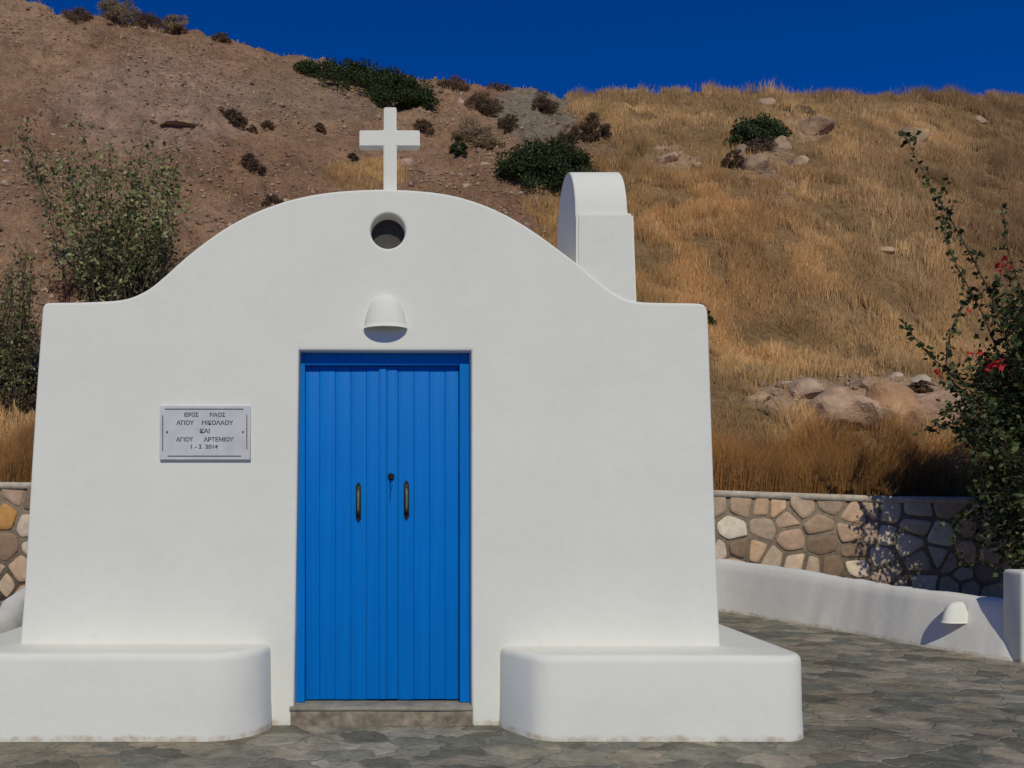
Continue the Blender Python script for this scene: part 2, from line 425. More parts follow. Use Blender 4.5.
# ------------------------------------------------------------------ rocks
def rock_mesh(name, seed, sx, sy, sz, col, sub=3, rough=.25):
    bm = bmesh.new(); bmesh.ops.create_icosphere(bm, subdivisions=sub, radius=1)
    co = np.array([v.co[:] for v in bm.verts])
    rr = random.Random(seed)
    # chop with a few planes to get facets, then roughen
    for _ in range(11):
        a = Vector((rr.gauss(0, 1), rr.gauss(0, 1), rr.gauss(0, .8))).normalized(); k = rr.uniform(.55, .85)
        dd = co @ np.array(a[:]); over = np.clip(dd-k, 0, None)
        co = co-over[:, None]*np.array(a[:])*.92
    nz = fbm(co[:, 0]*2+seed, co[:, 1]*2+co[:, 2]*1.3, 3, seed)
    co = co*(1+rough*nz)[:, None]
    co = co*np.array([sx, sy, sz])
    for v, c in zip(bm.verts, co): v.co = c
    faces = [[v.index for v in f.verts] for f in bm.faces]
    bm.free()
    col = tuple(.6*a_+.4*b_ for a_, b_ in zip(col, (.50, .335, .20)))
    cv = np.array(col)*np.clip(1+.35*fbm(co[:, 0]*3/sx*.5+seed, co[:, 2]*3/sz*.5, 3, seed+5), .5, 1.5)[:, None]
    me = np_mesh(name, co, faces3=faces, col=cv, smooth=True)
    me.set_sharp_from_angle(angle=R(24))
    return me
PK = (.40, .27, .19); WH = (.55, .48, .40); GY = (.33, .28, .23); OC = (.46, .27, .14); BR = (.24, .15, .10)
rocks = [  # px, py (base), width px, height px, colour, label
 (893, 416, 50, 42, (.47, .25, .13), 'large rounded ochre boulder in the rocky band of the grass slope'),
 (836, 418, 78, 34, (.46, .31, .22), 'broad pink brown outcrop left of the ochre boulder'),
 (806, 397, 46, 20, (.42, .32, .24), 'low greyish rock above the broad outcrop'),
 (789, 389, 19, 9, WH, 'small whitish stone at the left end of the rocky band'),
 (757, 405, 26, 14, (.36, .24, .14), 'brown stone lying apart left of the whitish stone'),
 (806, 400, 11, 8, (.6, .52, .45), 'tiny white stone on the face of the broad outcrop'),
 (866, 388, 26, 12, PK, 'pinkish stone just behind the ochre boulder, on its left'),
 (898, 378, 17, 9, WH, 'whitish stone resting above the ochre boulder'),
 (922, 383, 24, 10, WH, 'long pale stone right of the ochre boulder top'),
 (936, 412, 54, 34, (.55, .36, .27), 'pale pink rock half hidden behind the bougainvillea shoots'),
 (918, 412, 22, 18, BR, 'dark brown stone between ochre boulder and pale pink rock'),
 (766, 104, 20, 12, PK, 'pinkish rock on the skyline above the green shrub of the grass slope'),
 (812, 132, 44, 20, (.40, .25, .15), 'wide tan rock on the upper grass slope right of the green shrub'),
 (782, 150, 24, 18, (.38, .26, .18), 'tan boulder touching the lower right edge of the green shrub'),
 (800, 165, 26, 12, (.42, .29, .2), 'flat pinkish stone below the tan boulder on the grass slope'),
 (757, 168, 34, 20, (.30, .21, .15), 'rugged brown rock below the green shrub of the grass slope'),
 (741, 155, 18, 16, (.26, .18, .14), 'dark rock left under the green shrub of the grass slope'),
 (668, 162, 30, 15, (.42, .28, .18), 'tan rock in the grass right of the bell tower top'),
 (661, 150, 15, 7, PK, 'small pinkish stone above the tan rock right of the bell tower'),
 (698, 167, 14, 8, (.4, .27, .17), 'small brown stone right of the tan rock near the bell tower'),
 (914, 140, 30, 22, (.46, .31, .18), 'large sandy boulder at the tip of the long bougainvillea shoot'),
 (980, 122, 22, 10, (.36, .25, .17), 'rock near the top right of the grass slope'),
 (886, 252, 24, 8, (.46, .33, .22), 'lone flat stone in the middle of the grass slope'),
 (791, 188, 10, 5, WH, 'tiny pale stone in the grass below the flat pinkish stone'),
 (407, 165, 18, 10, (.50, .34, .26), 'pink boulder just right of the roof cross'),
 (485, 165, 10, 7, WH, 'small pale stone left of the big round green bush'),
 (461, 103, 9, 7, WH, 'white stone among the dry shrubs near the skyline'),
 (467, 188, 12, 6, (.42, .28, .2), 'small flat stone on the soil slope below the big round bush'),
 (4, 162, 10, 5, (.5, .5, .48), 'pale grey slab at the left edge of the soil slope'),
 (85, 250, 12, 12, (.46, .37, .32), 'whitish stone at the foot of the tall leafy shrub'),
 (70, 245, 16, 9, (.3, .17, .14), 'reddish stone left of the whitish stone by the leafy shrub'),
 (52, 137, 12, 5, (.42, .36, .3), 'pale flat stone above the tall leafy shrub'),
 (178, 126, 40, 7, (.20, .12, .085), 'thin ledge of cracked brown rock on the soil slope'),
 (150, 122, 16, 8, (.17, .10, .08), 'dark clod left of the cracked ledge on the soil slope'),
 (215, 107, 18, 5, (.2, .13, .09), 'narrow dark stone above the cracked ledge on the soil slope'),
]
def put_rock(i, px, py, wp, hp, col, label):
    p, d = onhill(px, py)
    s = d/F
    k_ = 1.22 if py > 380 else 1.0
    sx, sz = wp*s*.53*k_, hp*s*.66*k_
    me = rock_mesh('boulder', 100+i*7, sx, sx*.75, sz, col, 3 if wp < 25 else 4)
    o = link('boulder', me, M['rock']); o.location = (p.x, p.y+.1, p.z+sz*.12); RK.append((p.x, p.y, max(sx, .12)*.85)); o.rotation_euler = (0, random.uniform(-.15, .15), random.uniform(-.5, .5))
    tag(o, label, 'rock', 'rocks scattered on the hillside')
for i, a in enumerate(rocks): put_rock(i, *a)
tag(grass_field(), 'golden dry grass covering the hillside', 'grass', kind='stuff')

# loose gravel on the soil slope (uncountable)
def gravel():
    n = 95000
    d = D0+.3+(33-D0)*rng.random(n); u = rng.uniform(-.52, .84, n)
    z = terr(u, d); X = u*d; x, y = img(u, d, z)
    gm = grassmask(x, y, X, d); rb = rockband(x, y, X, d)
    cl = np.clip(.5+1.5*fbm(X/1.6, d/1.6, 3, 211), .12, 1)
    k = rng.random(n) < np.maximum((1-gm)*cl, rb*.35); X, d, z = X[k], d[k], z[k]; m = len(X)
    s = .008+.055*rng.random(m)**3.5
    big = rng.random(m) < .02; s = np.where(big, s+.06, s)
    base = np.array([(1, 0, 0), (-1, 0, 0), (0, 1, 0), (0, -1, 0), (0, 0, .8), (0, 0, -.8)], float)
    P = base[None]*s[:, None, None]*rng.uniform(.6, 1.35, (m, 6, 1))
    a = rng.uniform(0, 6.28, m); ca, sa = np.cos(a)[:, None], np.sin(a)[:, None]
    P = np.stack([P[..., 0]*ca-P[..., 1]*sa, P[..., 0]*sa+P[..., 1]*ca, P[..., 2]], -1)
    P += np.stack([X, d-CD, z+s*.3], -1)[:, None]
    f = np.array([(0, 2, 4), (2, 1, 4), (1, 3, 4), (3, 0, 4), (2, 0, 5), (1, 2, 5), (3, 1, 5), (0, 3, 5)])
    f3 = (np.arange(m)[:, None, None]*6+f[None]).reshape(-1, 3)
    t = rng.random((m, 1)); c = np.array([.19, .12, .075])*(1-t)+np.array([.50, .36, .26])*t
    return link('gravel', np_mesh('gravel', P.reshape(-1, 3), faces3=f3, col=np.repeat(c, 6, 0)), M['gravel'])
tag(gravel(), 'loose stones and gravel lying on the soil slope', 'gravel', kind='stuff')

# ------------------------------------------------------------------ foliage
def leaf_quads(c, size, col, up=.3, aspect=.5):
    """c (n,3) leaf centres -> one bent leaf each"""
    n = len(c)
    dv = rng.normal(0, 1, (n, 3)); dv[:, 2] += up; dv /= np.linalg.norm(dv, axis=1)[:, None]
    r = rng.normal(0, 1, (n, 3)); sd = np.cross(dv, r); sd /= np.linalg.norm(sd, axis=1)[:, None]+1e-9
    nn = np.cross(dv, sd)
    s = (size*rng.uniform(.65, 1.3, n))[:, None]
    P = np.stack([c-dv*s*.5, c+sd*s*aspect*.5+nn*s*.08, c+dv*s*.5, c-sd*s*aspect*.5+nn*s*.08], 1)
    f = np.arange(n)[:, None]*4
    f3 = np.concatenate([f+np.array([[0, 1, 2]]), f+np.array([[0, 2, 3]])])
    return P.reshape(-1, 3), f3, np.repeat(col, 4, 0)
def col_var(n, cols, v=.25):
    cols = np.array(cols); k = rng.integers(0, len(cols), n); c = cols[k]
    return c*rng.uniform(1-v, 1+v, (n, 1))
def bush(name, px, py, wp, hp, nl, leaf, cols, label, cat, group, flat=1.0, stems='bark', clumps=None, tail=0, twig=.25):
    """bush rooted at picture-equivalent spot px,py (its bottom centre)"""
    p, d = onhill(px, py); s = d/F; W = wp*s/2; H = hp*s
    root = empty(name, (p.x, p.y, p.z)); tag(root, label, cat, group)
    nc = clumps or max(10, int(wp*.8))
    cc = []; st = []
    for i in range(nc):
        a = random.uniform(0, 6.283); rr = math.sqrt(random.random())
        x = math.cos(a)*rr*W*.86; y = math.sin(a)*rr*W*.6*flat
        top = H*math.sqrt(max(0.05, 1-rr*rr*.9))*random.uniform(.72, 1.0)
        base = terr(np.array([(p.x+x)/(p.y+y+CD)]), np.array([p.y+y+CD]))[0]-p.z
        z = max(base, -H)*.7+top*random.choice([.85, .6, .3])
        cc.append((x, y, z)); 
        st.append(([(p.x+x*.25, p.y+y*.25, p.z-.1+base*.2), (p.x+x*.6, p.y+y*.6, p.z+z*.5), (p.x+x, p.y+y, p.z+z)], .012*s*60*.6, .004*s*30))
    cc = np.array(cc); k = rng.integers(0, nc, nl)
    rad = np.array([random.uniform(.15, .27) for _ in range(nc)])*min(W, H*1.3)
    dv = rng.normal(0, 1, (nl, 3)); dv /= np.linalg.norm(dv, axis=1)[:, None]
    c = cc[k]+dv*(rad[k]*rng.random(nl)**.4)[:, None]*np.array([1.15, .9, .8])+np.array(p)
    tone = np.array([random.uniform(.7, 1.25) for _ in range(nc)])[k][:, None]
    P, f3, col = leaf_quads(c, leaf, col_var(nl, cols)*tone)
    link('foliage', np_mesh('foliage', P, faces3=f3, col=col), M['leaf'], root)
    link('stems', tubes_mesh('stems', st[:40]), M[stems], root)
    return root
DG = [(.042, .062, .02), (.062, .085, .028), (.03, .045, .016), (.085, .11, .04)]
DRY = [(.17, .11, .062), (.22, .145, .085), (.12, .075, .045)]
DST = [(.36, .26, .15), (.44, .33, .2), (.24, .16, .09)]
bg = 'evergreen bushes on the hillside'
bush('green_bush', 546, 182, 100, 44, 15000, .085, DG, 'big round dark green bush on the hill left above the bell tower', 'bush', bg, clumps=90)
bush('green_bush', 350, 90, 130, 30, 15000, .085, DG, 'long low dark green bush lying along the skyline left of the cross', 'bush', bg, clumps=90)
bush('green_bush', 402, 108, 74, 34, 10000, .085, DG, 'dark green bush above right of the cross, at the lower end of the skyline bush', 'bush', bg, clumps=50)
bush('green_bush', 758, 140, 60, 32, 6000, .085, [(.07, .10, .04), (.05, .08, .03), (.10, .12, .05)], 'olive green shrub high on the grass slope with rocks under it', 'bush', bg, clumps=40)
bush('green_bush', 463, 152, 26, 18, 1500, .07, DG, 'small dark green tuft between the cross and the big round bush', 'bush', bg, clumps=14)
bush('green_bush', 706, 328, 30, 30, 2500, .06, DG, 'green tuft peeking out behind the right shoulder of the chapel', 'bush', bg, clumps=14)
dgp = 'dry brown shrubs on the hillside'
dry = [(76, 20, 32, 13, DRY, 'flat dark dry shrub on the skyline at the far left'),
 (118, 24, 44, 32, DST, 'tall straw topped dry shrub on the left skyline'),
 (150, 26, 34, 16, DRY, 'dark dry shrub right of the straw topped one on the skyline'),
 (176, 34, 26, 26, DST, 'pale wispy dry shrub on the left skyline'),
 (222, 42, 20, 10, DRY, 'small dark dry shrub where the left skyline starts to fall'),
 (236, 124, 27, 17, DRY, 'round dark dry shrub alone on the soil slope left of the cross'),
 (252, 132, 10, 8, DRY, 'tiny dry shrub just below the round one on the soil slope'),
 (268, 128, 14, 8, DRY, 'low dry tuft right of the round dark shrub'),
 (252, 168, 24, 16, [(.13, .08, .06), (.17, .1, .07)], 'thin brown dry shrub in the middle of the soil slope'),
 (320, 130, 12, 9, DRY, 'tiny dark dry shrub left of the cross arm'),
 (353, 160, 12, 8, DRY, 'little dry tuft right beside the cross foot, on its left'),
 (452, 90, 34, 14, DRY, 'low reddish dry shrub on the skyline above the chapel'),
 (484, 112, 36, 22, DRY, 'rounded brown dry shrub under the skyline above the chapel'),
 (478, 145, 50, 26, DST, 'wide straw coloured shrub touching the big round green bush'),
 (508, 130, 24, 18, DRY, 'brown dry shrub above the big round green bush'),
 (545, 112, 28, 22, DRY, 'brown dry shrub on the grey scree right under the skyline'),
 (568, 142, 24, 20, DRY, 'dark dry shrub above right of the big round green bush'),
 (592, 142, 34, 32, DRY, 'dark dry shrub at the border of grass and scree'),
 (425, 132, 22, 13, DRY, 'dry shrub right of the upper cross'),
 (500, 90, 26, 8, DRY, 'low dry shrub on the skyline right of the reddish one'),
 (760, 150, 34, 15, [(.2, .14, .09), (.15, .1, .07)], 'grey brown dead tuft hanging under the olive green shrub'),
 (734, 168, 22, 24, DRY, 'dark dead brush left of the rocks on the grass slope'),
 (272, 205, 20, 12, DRY, 'dark brown tuft just above the left curve of the gable'),
 (800, 112, 30, 8, DST, 'dry straw tuft right of the olive green shrub'),
 (920, 395, 20, 20, DRY, 'dead brown shrub right of the ochre boulder')]
for px, py, w, h, cl, lab in dry:
    bush('dry_shrub', px, py, w*1.1, h, 500+w*h*7, .045, cl, lab, 'shrub', dgp, stems='drystem', clumps=16+w)

# branching plants built stem by stem
def curve_pts(ctrl, n=14):
    P = [Vector(c) for c in ctrl]; P = [P[0]*2-P[1]]+P+[P[-1]*2-P[-2]]; out = []
    for i in range(1, len(P)-2):
        for k in range(n):
            t = k/n; a, b, c, d = P[i-1], P[i], P[i+1], P[i+2]
            out.append(.5*((2*b)+(-a+c)*t+(2*a-5*b+4*c-d)*t*t+(-a+3*b-3*c+d)*t**3))
    out.append(P[-2]); return out
def leafy(root, shoots, leaf, cols, per_m, spread, r0, r1, side=0, side_len=.4, mat='bark', bracts=None, aspect=.5, leaf_from=.1):
    tb = []; cs = []
    for pts in shoots:
        Lg = sum((pts[i+1]-pts[i]).length for i in range(len(pts)-1))
        tb.append((pts, r0, r1))
        segs = [(pts, leaf_from)]
        for _ in range(int(side*Lg)):
            i = random.randrange(int(len(pts)*.15), len(pts)-1); t = (pts[i+1]-pts[i]).normalized()
            dv = (t*.7+Vector((random.gauss(0, 1), random.gauss(0, 1), random.gauss(.25, .8))).normalized()*.8).normalized()
            ln = side_len*random.uniform(.4, 1.2)
            q0 = pts[i]; q1 = q0+dv*ln*.5; q2 = q1+(dv+Vector((0, 0, random.uniform(-.6, .3)))).normalized()*ln*.5
            sp = curve_pts([q0, q1, q2], 4); tb.append((sp, r1*1.3, r1*.5)); segs.append((sp, 0))
        for sp, lf in segs:
            for i in range(int(len(sp)*lf), len(sp)-1):
                ln = (sp[i+1]-sp[i]).length; k = per_m*ln; k = int(k)+(random.random() < k-int(k))
                for _ in range(k):
                    c = sp[i].lerp(sp[i+1], random.random())
                    cs.append((c.x+random.gauss(0, spread), c.y+random.gauss(0, spread), c.z+random.gauss(0, spread)))
    cs = np.array(cs); P, f3, col = leaf_quads(cs, leaf, col_var(len(cs), cols, .3), aspect=aspect)
    link('leaves', np_mesh('leaves', P, faces3=f3, col=col), M['leaf'], root)
    link('stems', tubes_mesh('stems', tb), M[mat], root)
# tall leafy shrub on the left slope
p, d = onhill(112, 308); sc_ = d/F
root = empty('leafy_shrub', p); tag(root, 'tall loose grey green leafy shrub rising above the left shoulder of the chapel', 'shrub')
OL = [(.22, .25, .09), (.28, .29, .12), (.15, .175, .07), (.36, .35, .17)]
sh = []
tips = [(45, 150), (60, 175), (78, 160), (88, 138), (100, 190), (120, 165), (135, 175), (128, 200), (150, 190), (168, 175), (180, 205), (165, 230), (70, 215), (60, 240), (110, 230), (140, 240), (150, 260), (95, 250), (175, 240), (52, 200), (84, 200), (142, 215), (172, 195), (150, 175), (125, 180)]
tips = [(112+(a_-112)*1.12+random.uniform(-5, 5), b_-16+random.uniform(-8, 8)) for a_, b_ in tips]+[(random.uniform(50, 175), random.uniform(175, 250)) for _ in range(4)]
for tx, ty in tips:
    bx_ = 100+(tx-100)*.35+random.uniform(-10, 10); dy = random.uniform(-.7, .7)
    a = Vector((p.x+(bx_-112)*sc_, p.y+dy*.3, p.z-.15)); e = Vector((p.x+(tx-112)*sc_, p.y+dy, p.z+(308-ty)*sc_))
    m1 = a.lerp(e, .45)+Vector((random.uniform(-.2, .2), random.uniform(-.2, .2), .2))
    sh.append(curve_pts([a, m1, e], 10))
leafy(root, sh, .09, OL, 32, .10, .014, .004, side=4, side_len=.55, aspect=.55, leaf_from=.45)
# dense skirt of the shrub
sk = []
for _ in range(40):
    tx = random.uniform(85, 172); ty = random.uniform(225, 290) if tx > 100 else random.uniform(255, 290)
    e = Vector((p.x+(tx-112)*sc_, p.y+random.uniform(-.6, .6), p.z+(308-ty)*sc_)); a = Vector((e.x*.7+p.x*.3, p.y, p.z-.2))
    sk.append(curve_pts([a, a.lerp(e, .5)+Vector((random.uniform(-.2, .2), 0, .1)), e], 6))
r_ = empty('leafy_shrub', (p.x+.5, p.y-.1, p.z)); tag(r_, 'dense dark green lower shrub just behind the left curve of the gable', 'shrub')
leafy(r_, sk, .08, [(.20, .20, .09), (.14, .155, .07), (.27, .25, .13)], 24, .07, .014, .005, side=6, side_len=.4)
p, d = onhill(12, 405); sc_ = d/F
root = empty('leafy_shrub', p); tag(root, 'olive green shrub at the left edge of the view above the stone wall', 'shrub')
sh = []
for _ in range(60):
    tx = random.uniform(-70, 38); ty = random.uniform(236, 370)
    e = Vector((p.x+(tx-12)*sc_, p.y+random.uniform(-.5, .6), p.z+(405-ty)*sc_)); a = Vector((p.x+(tx-12)*sc_*.4, p.y, p.z-.1))
    sh.append(curve_pts([a, a.lerp(e, .5)+Vector((random.uniform(-.15, .15), 0, .1)), e], 8))
leafy(root, sh, .065, [(.20, .20, .075), (.26, .24, .10), (.14, .15, .06)], 28, .06, .014, .004, side=5, side_len=.35)
bush('dry_shrub', 14, 402, 60, 44, 5000, .05, DRY+[(.2, .15, .12)], 'heap of dark dead twigs under the olive shrub at the left edge', 'shrub', dgp, stems='drystem', clumps=30)
bush('dry_shrub', 70, 298, 50, 26, 600, .05, [(.25, .13, .07), (.18, .1, .06)], 'sparse reddish dead branches on the soil left of the gable', 'shrub', dgp, stems='drystem', clumps=30)

# bougainvillea on the right, rooted in the strip between parapet and stone wall
BD = 9.9
def B(x, y, dy=0): dd = BD+dy; return Vector(((x-VX)*dd/F, dd-CD, CH+(HZ-y)*dd/F))
root = empty('bougainvillea', (B(1030, 600).x, BD-CD, 0)); tag(root, 'tall bougainvillea with dark leaves and red flowers at the right edge of the yard', 'climbing plant')
base = Vector((B(1035, 600).x, BD-CD, 0))
sh = []
# long arching shoots
longs = [[(1030, 560), (1020, 420), (1000, 320), (968, 250), (930, 185), (902, 130)],
 [(1030, 560), (1010, 400), (985, 320), (955, 262), (938, 215)],
 [(1035, 560), (1030, 420), (1000, 395), (960, 380), (925, 350), (902, 320)],
 [(1035, 560), (1015, 430), (955, 385), (948, 345), (965, 305), (1000, 282), (1030, 262)],
 [(1030, 560), (1005, 440), (975, 400), (940, 380)],
 [(1030, 560), (1010, 470), (975, 440), (945, 425), (918, 432)],
 [(1035, 560), (1035, 420), (1025, 310), (1008, 250), (1002, 205)],
 [(1035, 560), (1030, 450), (1000, 410), (960, 405), (935, 420)],
 [(1035, 560), (1010, 500), (980, 505), (955, 530), (962, 565)],
 [(1035, 560), (1015, 510), (990, 525), (980, 560)]]
thin = []
for i, l in enumerate(longs):
    dy = random.uniform(-.35, .35)
    pts = [base+Vector((random.uniform(-.1, .1), random.uniform(-.1, .1), 0))]+[B(x, y, dy*k/len(l)) for k, (x, y) in enumerate(l)]
    thin.append(curve_pts(pts, 12))
BL = [(.048, .068, .022), (.075, .095, .032), (.13, .15, .065), (.034, .048, .018)]
leafy(root, thin, .075, BL, 42, .03, .016, .004, side=1.3, side_len=.25, aspect=.7, leaf_from=.35)
sh = []
def boug_left(y): return np.interp(y, [230, 260, 300, 340, 380, 420, 450, 480, 520, 560, 590], [1030, 1004, 990, 980, 968, 945, 958, 975, 975, 985, 1005])
for i in range(390):
    y = random.uniform(262, 585); xl = float(boug_left(y)); x = xl+(1130-xl)*random.random()**1.1
    dy = random.uniform(-.6, .9)
    e = B(x, y, dy); a = base+Vector((random.uniform(-.1, .7), random.uniform(-.3, .3), random.uniform(.1, 1.2)))
    mid = a.lerp(e, .6)+Vector((.15, 0, .25))
    sh.append(curve_pts([a, mid, e], 8))
leafy(root, sh, .07, BL, 34, .055, .009, .003, side=4.5, side_len=.28, aspect=.7, leaf_from=.4, mat='drystem')
for x, y, n, s_ in [(1001, 266, 22, .045), (994, 364, 32, .05), (975, 352, 9, .03), (966, 312, 6, .03), (938, 372, 7, .025), (1050, 320, 30, .08)]:
    c = B(x, y, -.5 if x > 970 else 0)
    cs = np.array([(c.x+random.gauss(0, s_), c.y+random.gauss(0, s_), c.z+random.gauss(0, s_*.7)) for _ in range(n)])
    P, f3, col = leaf_quads(cs, .052, col_var(n, [(.40, .015, .02), (.30, .012, .02), (.5, .03, .03)], .3), aspect=.8)
    link('flower_cluster', np_mesh('flower_cluster', P, faces3=f3, col=col), M['leaf'], root)

# ------------------------------------------------------------------ stone retaining wall
SY = 6.66-.36                                    # wall face (Y)
def walltop(X): return np.interp(X, [-9, -5, 4.3, 6.6, 14], [1.58, 1.545, 1.44, 1.36, 1.30])
def clip(poly, p, n):
    out = []
    for i in range(len(poly)):
        a, b = poly[i], poly[(i+1) % len(poly)]
        da = (a[0]-p[0])*n[0]+(a[1]-p[1])*n[1]; db = (b[0]-p[0])*n[0]+(b[1]-p[1])*n[1]
        if da <= 0: out.append(a)
        if (da < 0 < db) or (db < 0 < da):
            t = da/(da-db); out.append((a[0]+(b[0]-a[0])*t, a[1]+(b[1]-a[1])*t))
    return out
def stone_wall():
    x0, x1, H = -9.0, 13.0, 1.40
    rs = random.Random(11)
    seeds = []; rows = 5; rh = H/rows
    for r in range(rows):
        x = x0+rs.uniform(0, .3)
        while x < x1:
            w = rs.choice([.18, .28, .36, .44]); seeds.append((x+w/2+rs.uniform(-.06, .06), r*rh+rh/2+rs.uniform(-.12, .12))); x += w
    root = empty('stone_wall', (0, SY, 0)); tag(root, 'rubble retaining wall of tan field stones in brown mortar behind the yard', 'wall')
    co = []; f4 = []; f3 = []; cl = []
    pal = [(.50, .39, .29), (.44, .32, .23), (.55, .46, .37), (.48, .34, .25), (.38, .29, .22), (.60, .52, .42), (.24, .17, .12), (.54, .38, .25), (.44, .35, .26)]
    for sx, sy in seeds:
        poly = [(x0, .0), (x1, .0), (x1, H), (x0, H)]
        for tx, ty in seeds:
            if (tx, ty) == (sx, sy) or abs(tx-sx) > 1.1: continue
            L_ = math.hypot(tx-sx, ty-sy); n = ((tx-sx)/L_, (ty-sy)/L_)
            j = rs.uniform(.012, .032)
            poly = clip(poly, ((sx+tx)/2-n[0]*j, (sy+ty)/2-n[1]*j), n)
            if len(poly) < 3: break
        if len(poly) < 3: continue
        for _ in range(2):
            nw = []
            for i in range(len(poly)):
                a, b = poly[i], poly[(i+1) % len(poly)]
                q_ = .13 if _ == 0 else .25
                nw += [(a[0]*(1-q_)+b[0]*q_, a[1]*(1-q_)+b[1]*q_), (a[0]*q_+b[0]*(1-q_), a[1]*q_+b[1]*(1-q_))]
            poly = nw
        cx = sum(a[0] for a in poly)/len(poly); cy = sum(a[1] for a in poly)/len(poly); n = len(poly)
        c = rs.choice(pal); v = rs.uniform(.9, 1.3); c = tuple(min(.75, k*v*w_) for k, w_ in zip(c, (1.06, 1.0, .93)))
        if -5.0 < cx < -4.7 and .9 < cy < 1.2: c = (.55, .28, .09)
        tilt = (rs.uniform(-.05, .05), rs.uniform(-.05, .05)); dep = rs.uniform(.012, .026)
        base_i = len(co)
        for k, (s, yy) in enumerate([(1.0, .03), (.985, -.55*dep), (.93, -.92*dep), (.6, -dep)]):
            for a in poly:
                X = cx+(a[0]-cx)*s; Zq = cy+(a[1]-cy)*s
                jn = 0 if k == 0 else .012*float(fbm(np.array(X*6), np.array(Zq*6), 2, 77))
                co.append((X, SY+yy+tilt[0]*(a[0]-cx)+tilt[1]*(a[1]-cy)+jn, Zq*(float(walltop(X))-.04)/H)); cl.append(c)
        co.append((cx, SY-dep, cy*(float(walltop(cx))-.04)/H)); cl.append(c)
        for k in range(3):
            for i in range(n):
                f4.append((base_i+k*n+i, base_i+k*n+(i+1) % n, base_i+(k+1)*n+(i+1) % n, base_i+(k+1)*n+i))
        for i in range(n): f3.append((base_i+3*n+i, base_i+3*n+(i+1) % n, base_i+4*n))
    link('stones', np_mesh('stones', co, faces4=f4, faces3=f3, col=np.array(cl), smooth=True), M['stone'], root)
    # mortar body and coping follow the falling top
    xs = np.linspace(-9, 13, 120)
    def strip(ya, yb, zlo, zhi, nm, mat):
        co = []; fa = []
        for i, X in enumerate(xs):
            t = float(walltop(X)); jz = .012*float(fbm(np.array(X*1.2), np.array(3.), 3, 5)) if zhi > 0 else 0
            z0 = zlo if zlo <= 0 and nm == 'mortar' else t+zlo; z1 = t+zhi+jz
            co += [(X, ya, z0), (X, ya, z1-.012), (X, ya+.015, z1), (X, yb, z1), (X, yb, z0)]
            if i:
                o = (i-1)*5
                for k in range(5): fa.append((o+k, o+(k+1) % 5, o+5+(k+1) % 5, o+5+k))
        link(nm, np_mesh(nm, co, faces4=fa), mat, root)
    strip(SY, SY+.34, -.1, -.045, 'mortar', M['mortar'])
    strip(SY-.03, SY+.36, -.085, .0, 'coping', M['concrete'])
stone_wall()

# ------------------------------------------------------------------ low white parapet
def parapet():
    ctrl = [(5.37, 2.03, .48), (5.21, 2.32, .475), (4.98, 2.95, .48), (4.82, 3.6, .50), (4.55, 4.35, .55), (4.12, 5.4, .59), (3.5, 5.85, .6), (1, 5.95, .6), (-2, 5.6, .6), (-3.1, 4.6, .6), (-3.2, 3.4, .58), (-3.02, 2.1, .52), (-2.80, 1.1, .47), (-3.1, .1, .53), (-4.6, -1.0, .53), (-6.5, -1.5, .53)]
    pts = curve_pts([Vector(c) for c in ctrl], 12)
    th = .11
    prof = [(-th*2.3, 0), (-th*1.95, .2), (-th*1.55, .45), (-th*1.1, .78), (-th*.85, .93), (-th*.45, .99), (0, 1.0), (th*.45, .99), (th*.85, .93), (th, .8), (th*1.04, .35), (th*1.08, 0)]
    co = []; fa = []; m = len(prof)
    for i, p in enumerate(pts):
        t = (pts[min(i+1, len(pts)-1)]-pts[max(i-1, 0)]); t.z = 0; t.normalize(); nrm = Vector((t.y, -t.x, 0))
        for a, b in prof:
            w = .022*float(fbm(np.array(i*.45+a*4), np.array(b*2.5), 3, 8))
            q_ = p+nrm*(a+w); co.append((q_.x, q_.y, b*(p.z+w)-(.02 if b == 0 else 0)))
        if i:
            o = (i-1)*m
            for k in range(m-1): fa.append((o+k, o+k+1, o+m+k+1, o+m+k))
    root = tag(link('parapet_wall', np_mesh('parapet_wall', co, faces4=fa, smooth=True), M['wallplaster']), 'low curved white plastered wall around the yard', 'wall')
    return root, pts
par, parpts = parapet()

def hood_mesh(name, w, h, dpt, flare=1.0):
    """plaster cowl: half dome open below, back plane at y=0, mouth at z=0"""
    co = []; fa = []; nz, na = 12, 20
    def ring(k, inner):
        t = k/(nz-1); ang = t*math.pi/2
        s = math.cos(ang)**.5*(1-.30*t)
        ww = (w/2-(.018 if inner else 0))*s; dd = (dpt-(.018 if inner else 0))*s; z = (h-(.018 if inner else 0))*math.sin(ang)**1.05
        return [(math.cos(math.pi*j/(na-1))*ww, -math.sin(math.pi*j/(na-1))*dd, z) for j in range(na)]
    for inner in (0, 1):
        for k in range(nz): co += ring(k, inner)
    off = nz*na
    for b in (0, off):
        for k in range(nz-1):
            for j in range(na-1):
                i = b+k*na+j; fa.append((i, i+1, i+na+1, i+na))
    for j in range(na-1): fa.append((j, j+1, off+j+1, off+j))
    me = np_mesh(name, co, faces4=fa, smooth=True); return me
# light hood on the parapet near its right end
hp = min(parpts, key=lambda p: abs(p.y-2.55)+(10 if p.x < 0 else 0))
ix = parpts.index(hp); t = parpts[ix+1]-parpts[ix-1]; t.z = 0; t.normalize()
o = link('light_hood', hood_mesh('light_hood', .19, .18, .19), M['plaster'], par)
nrm = Vector((t.y, -t.x, 0))
if nrm.x > 0: nrm = -nrm
o.location = (hp.x+nrm.x*.13, hp.y+nrm.y*.13, .25); o.rotation_euler = (0, 0, math.atan2(nrm.x, -nrm.y))

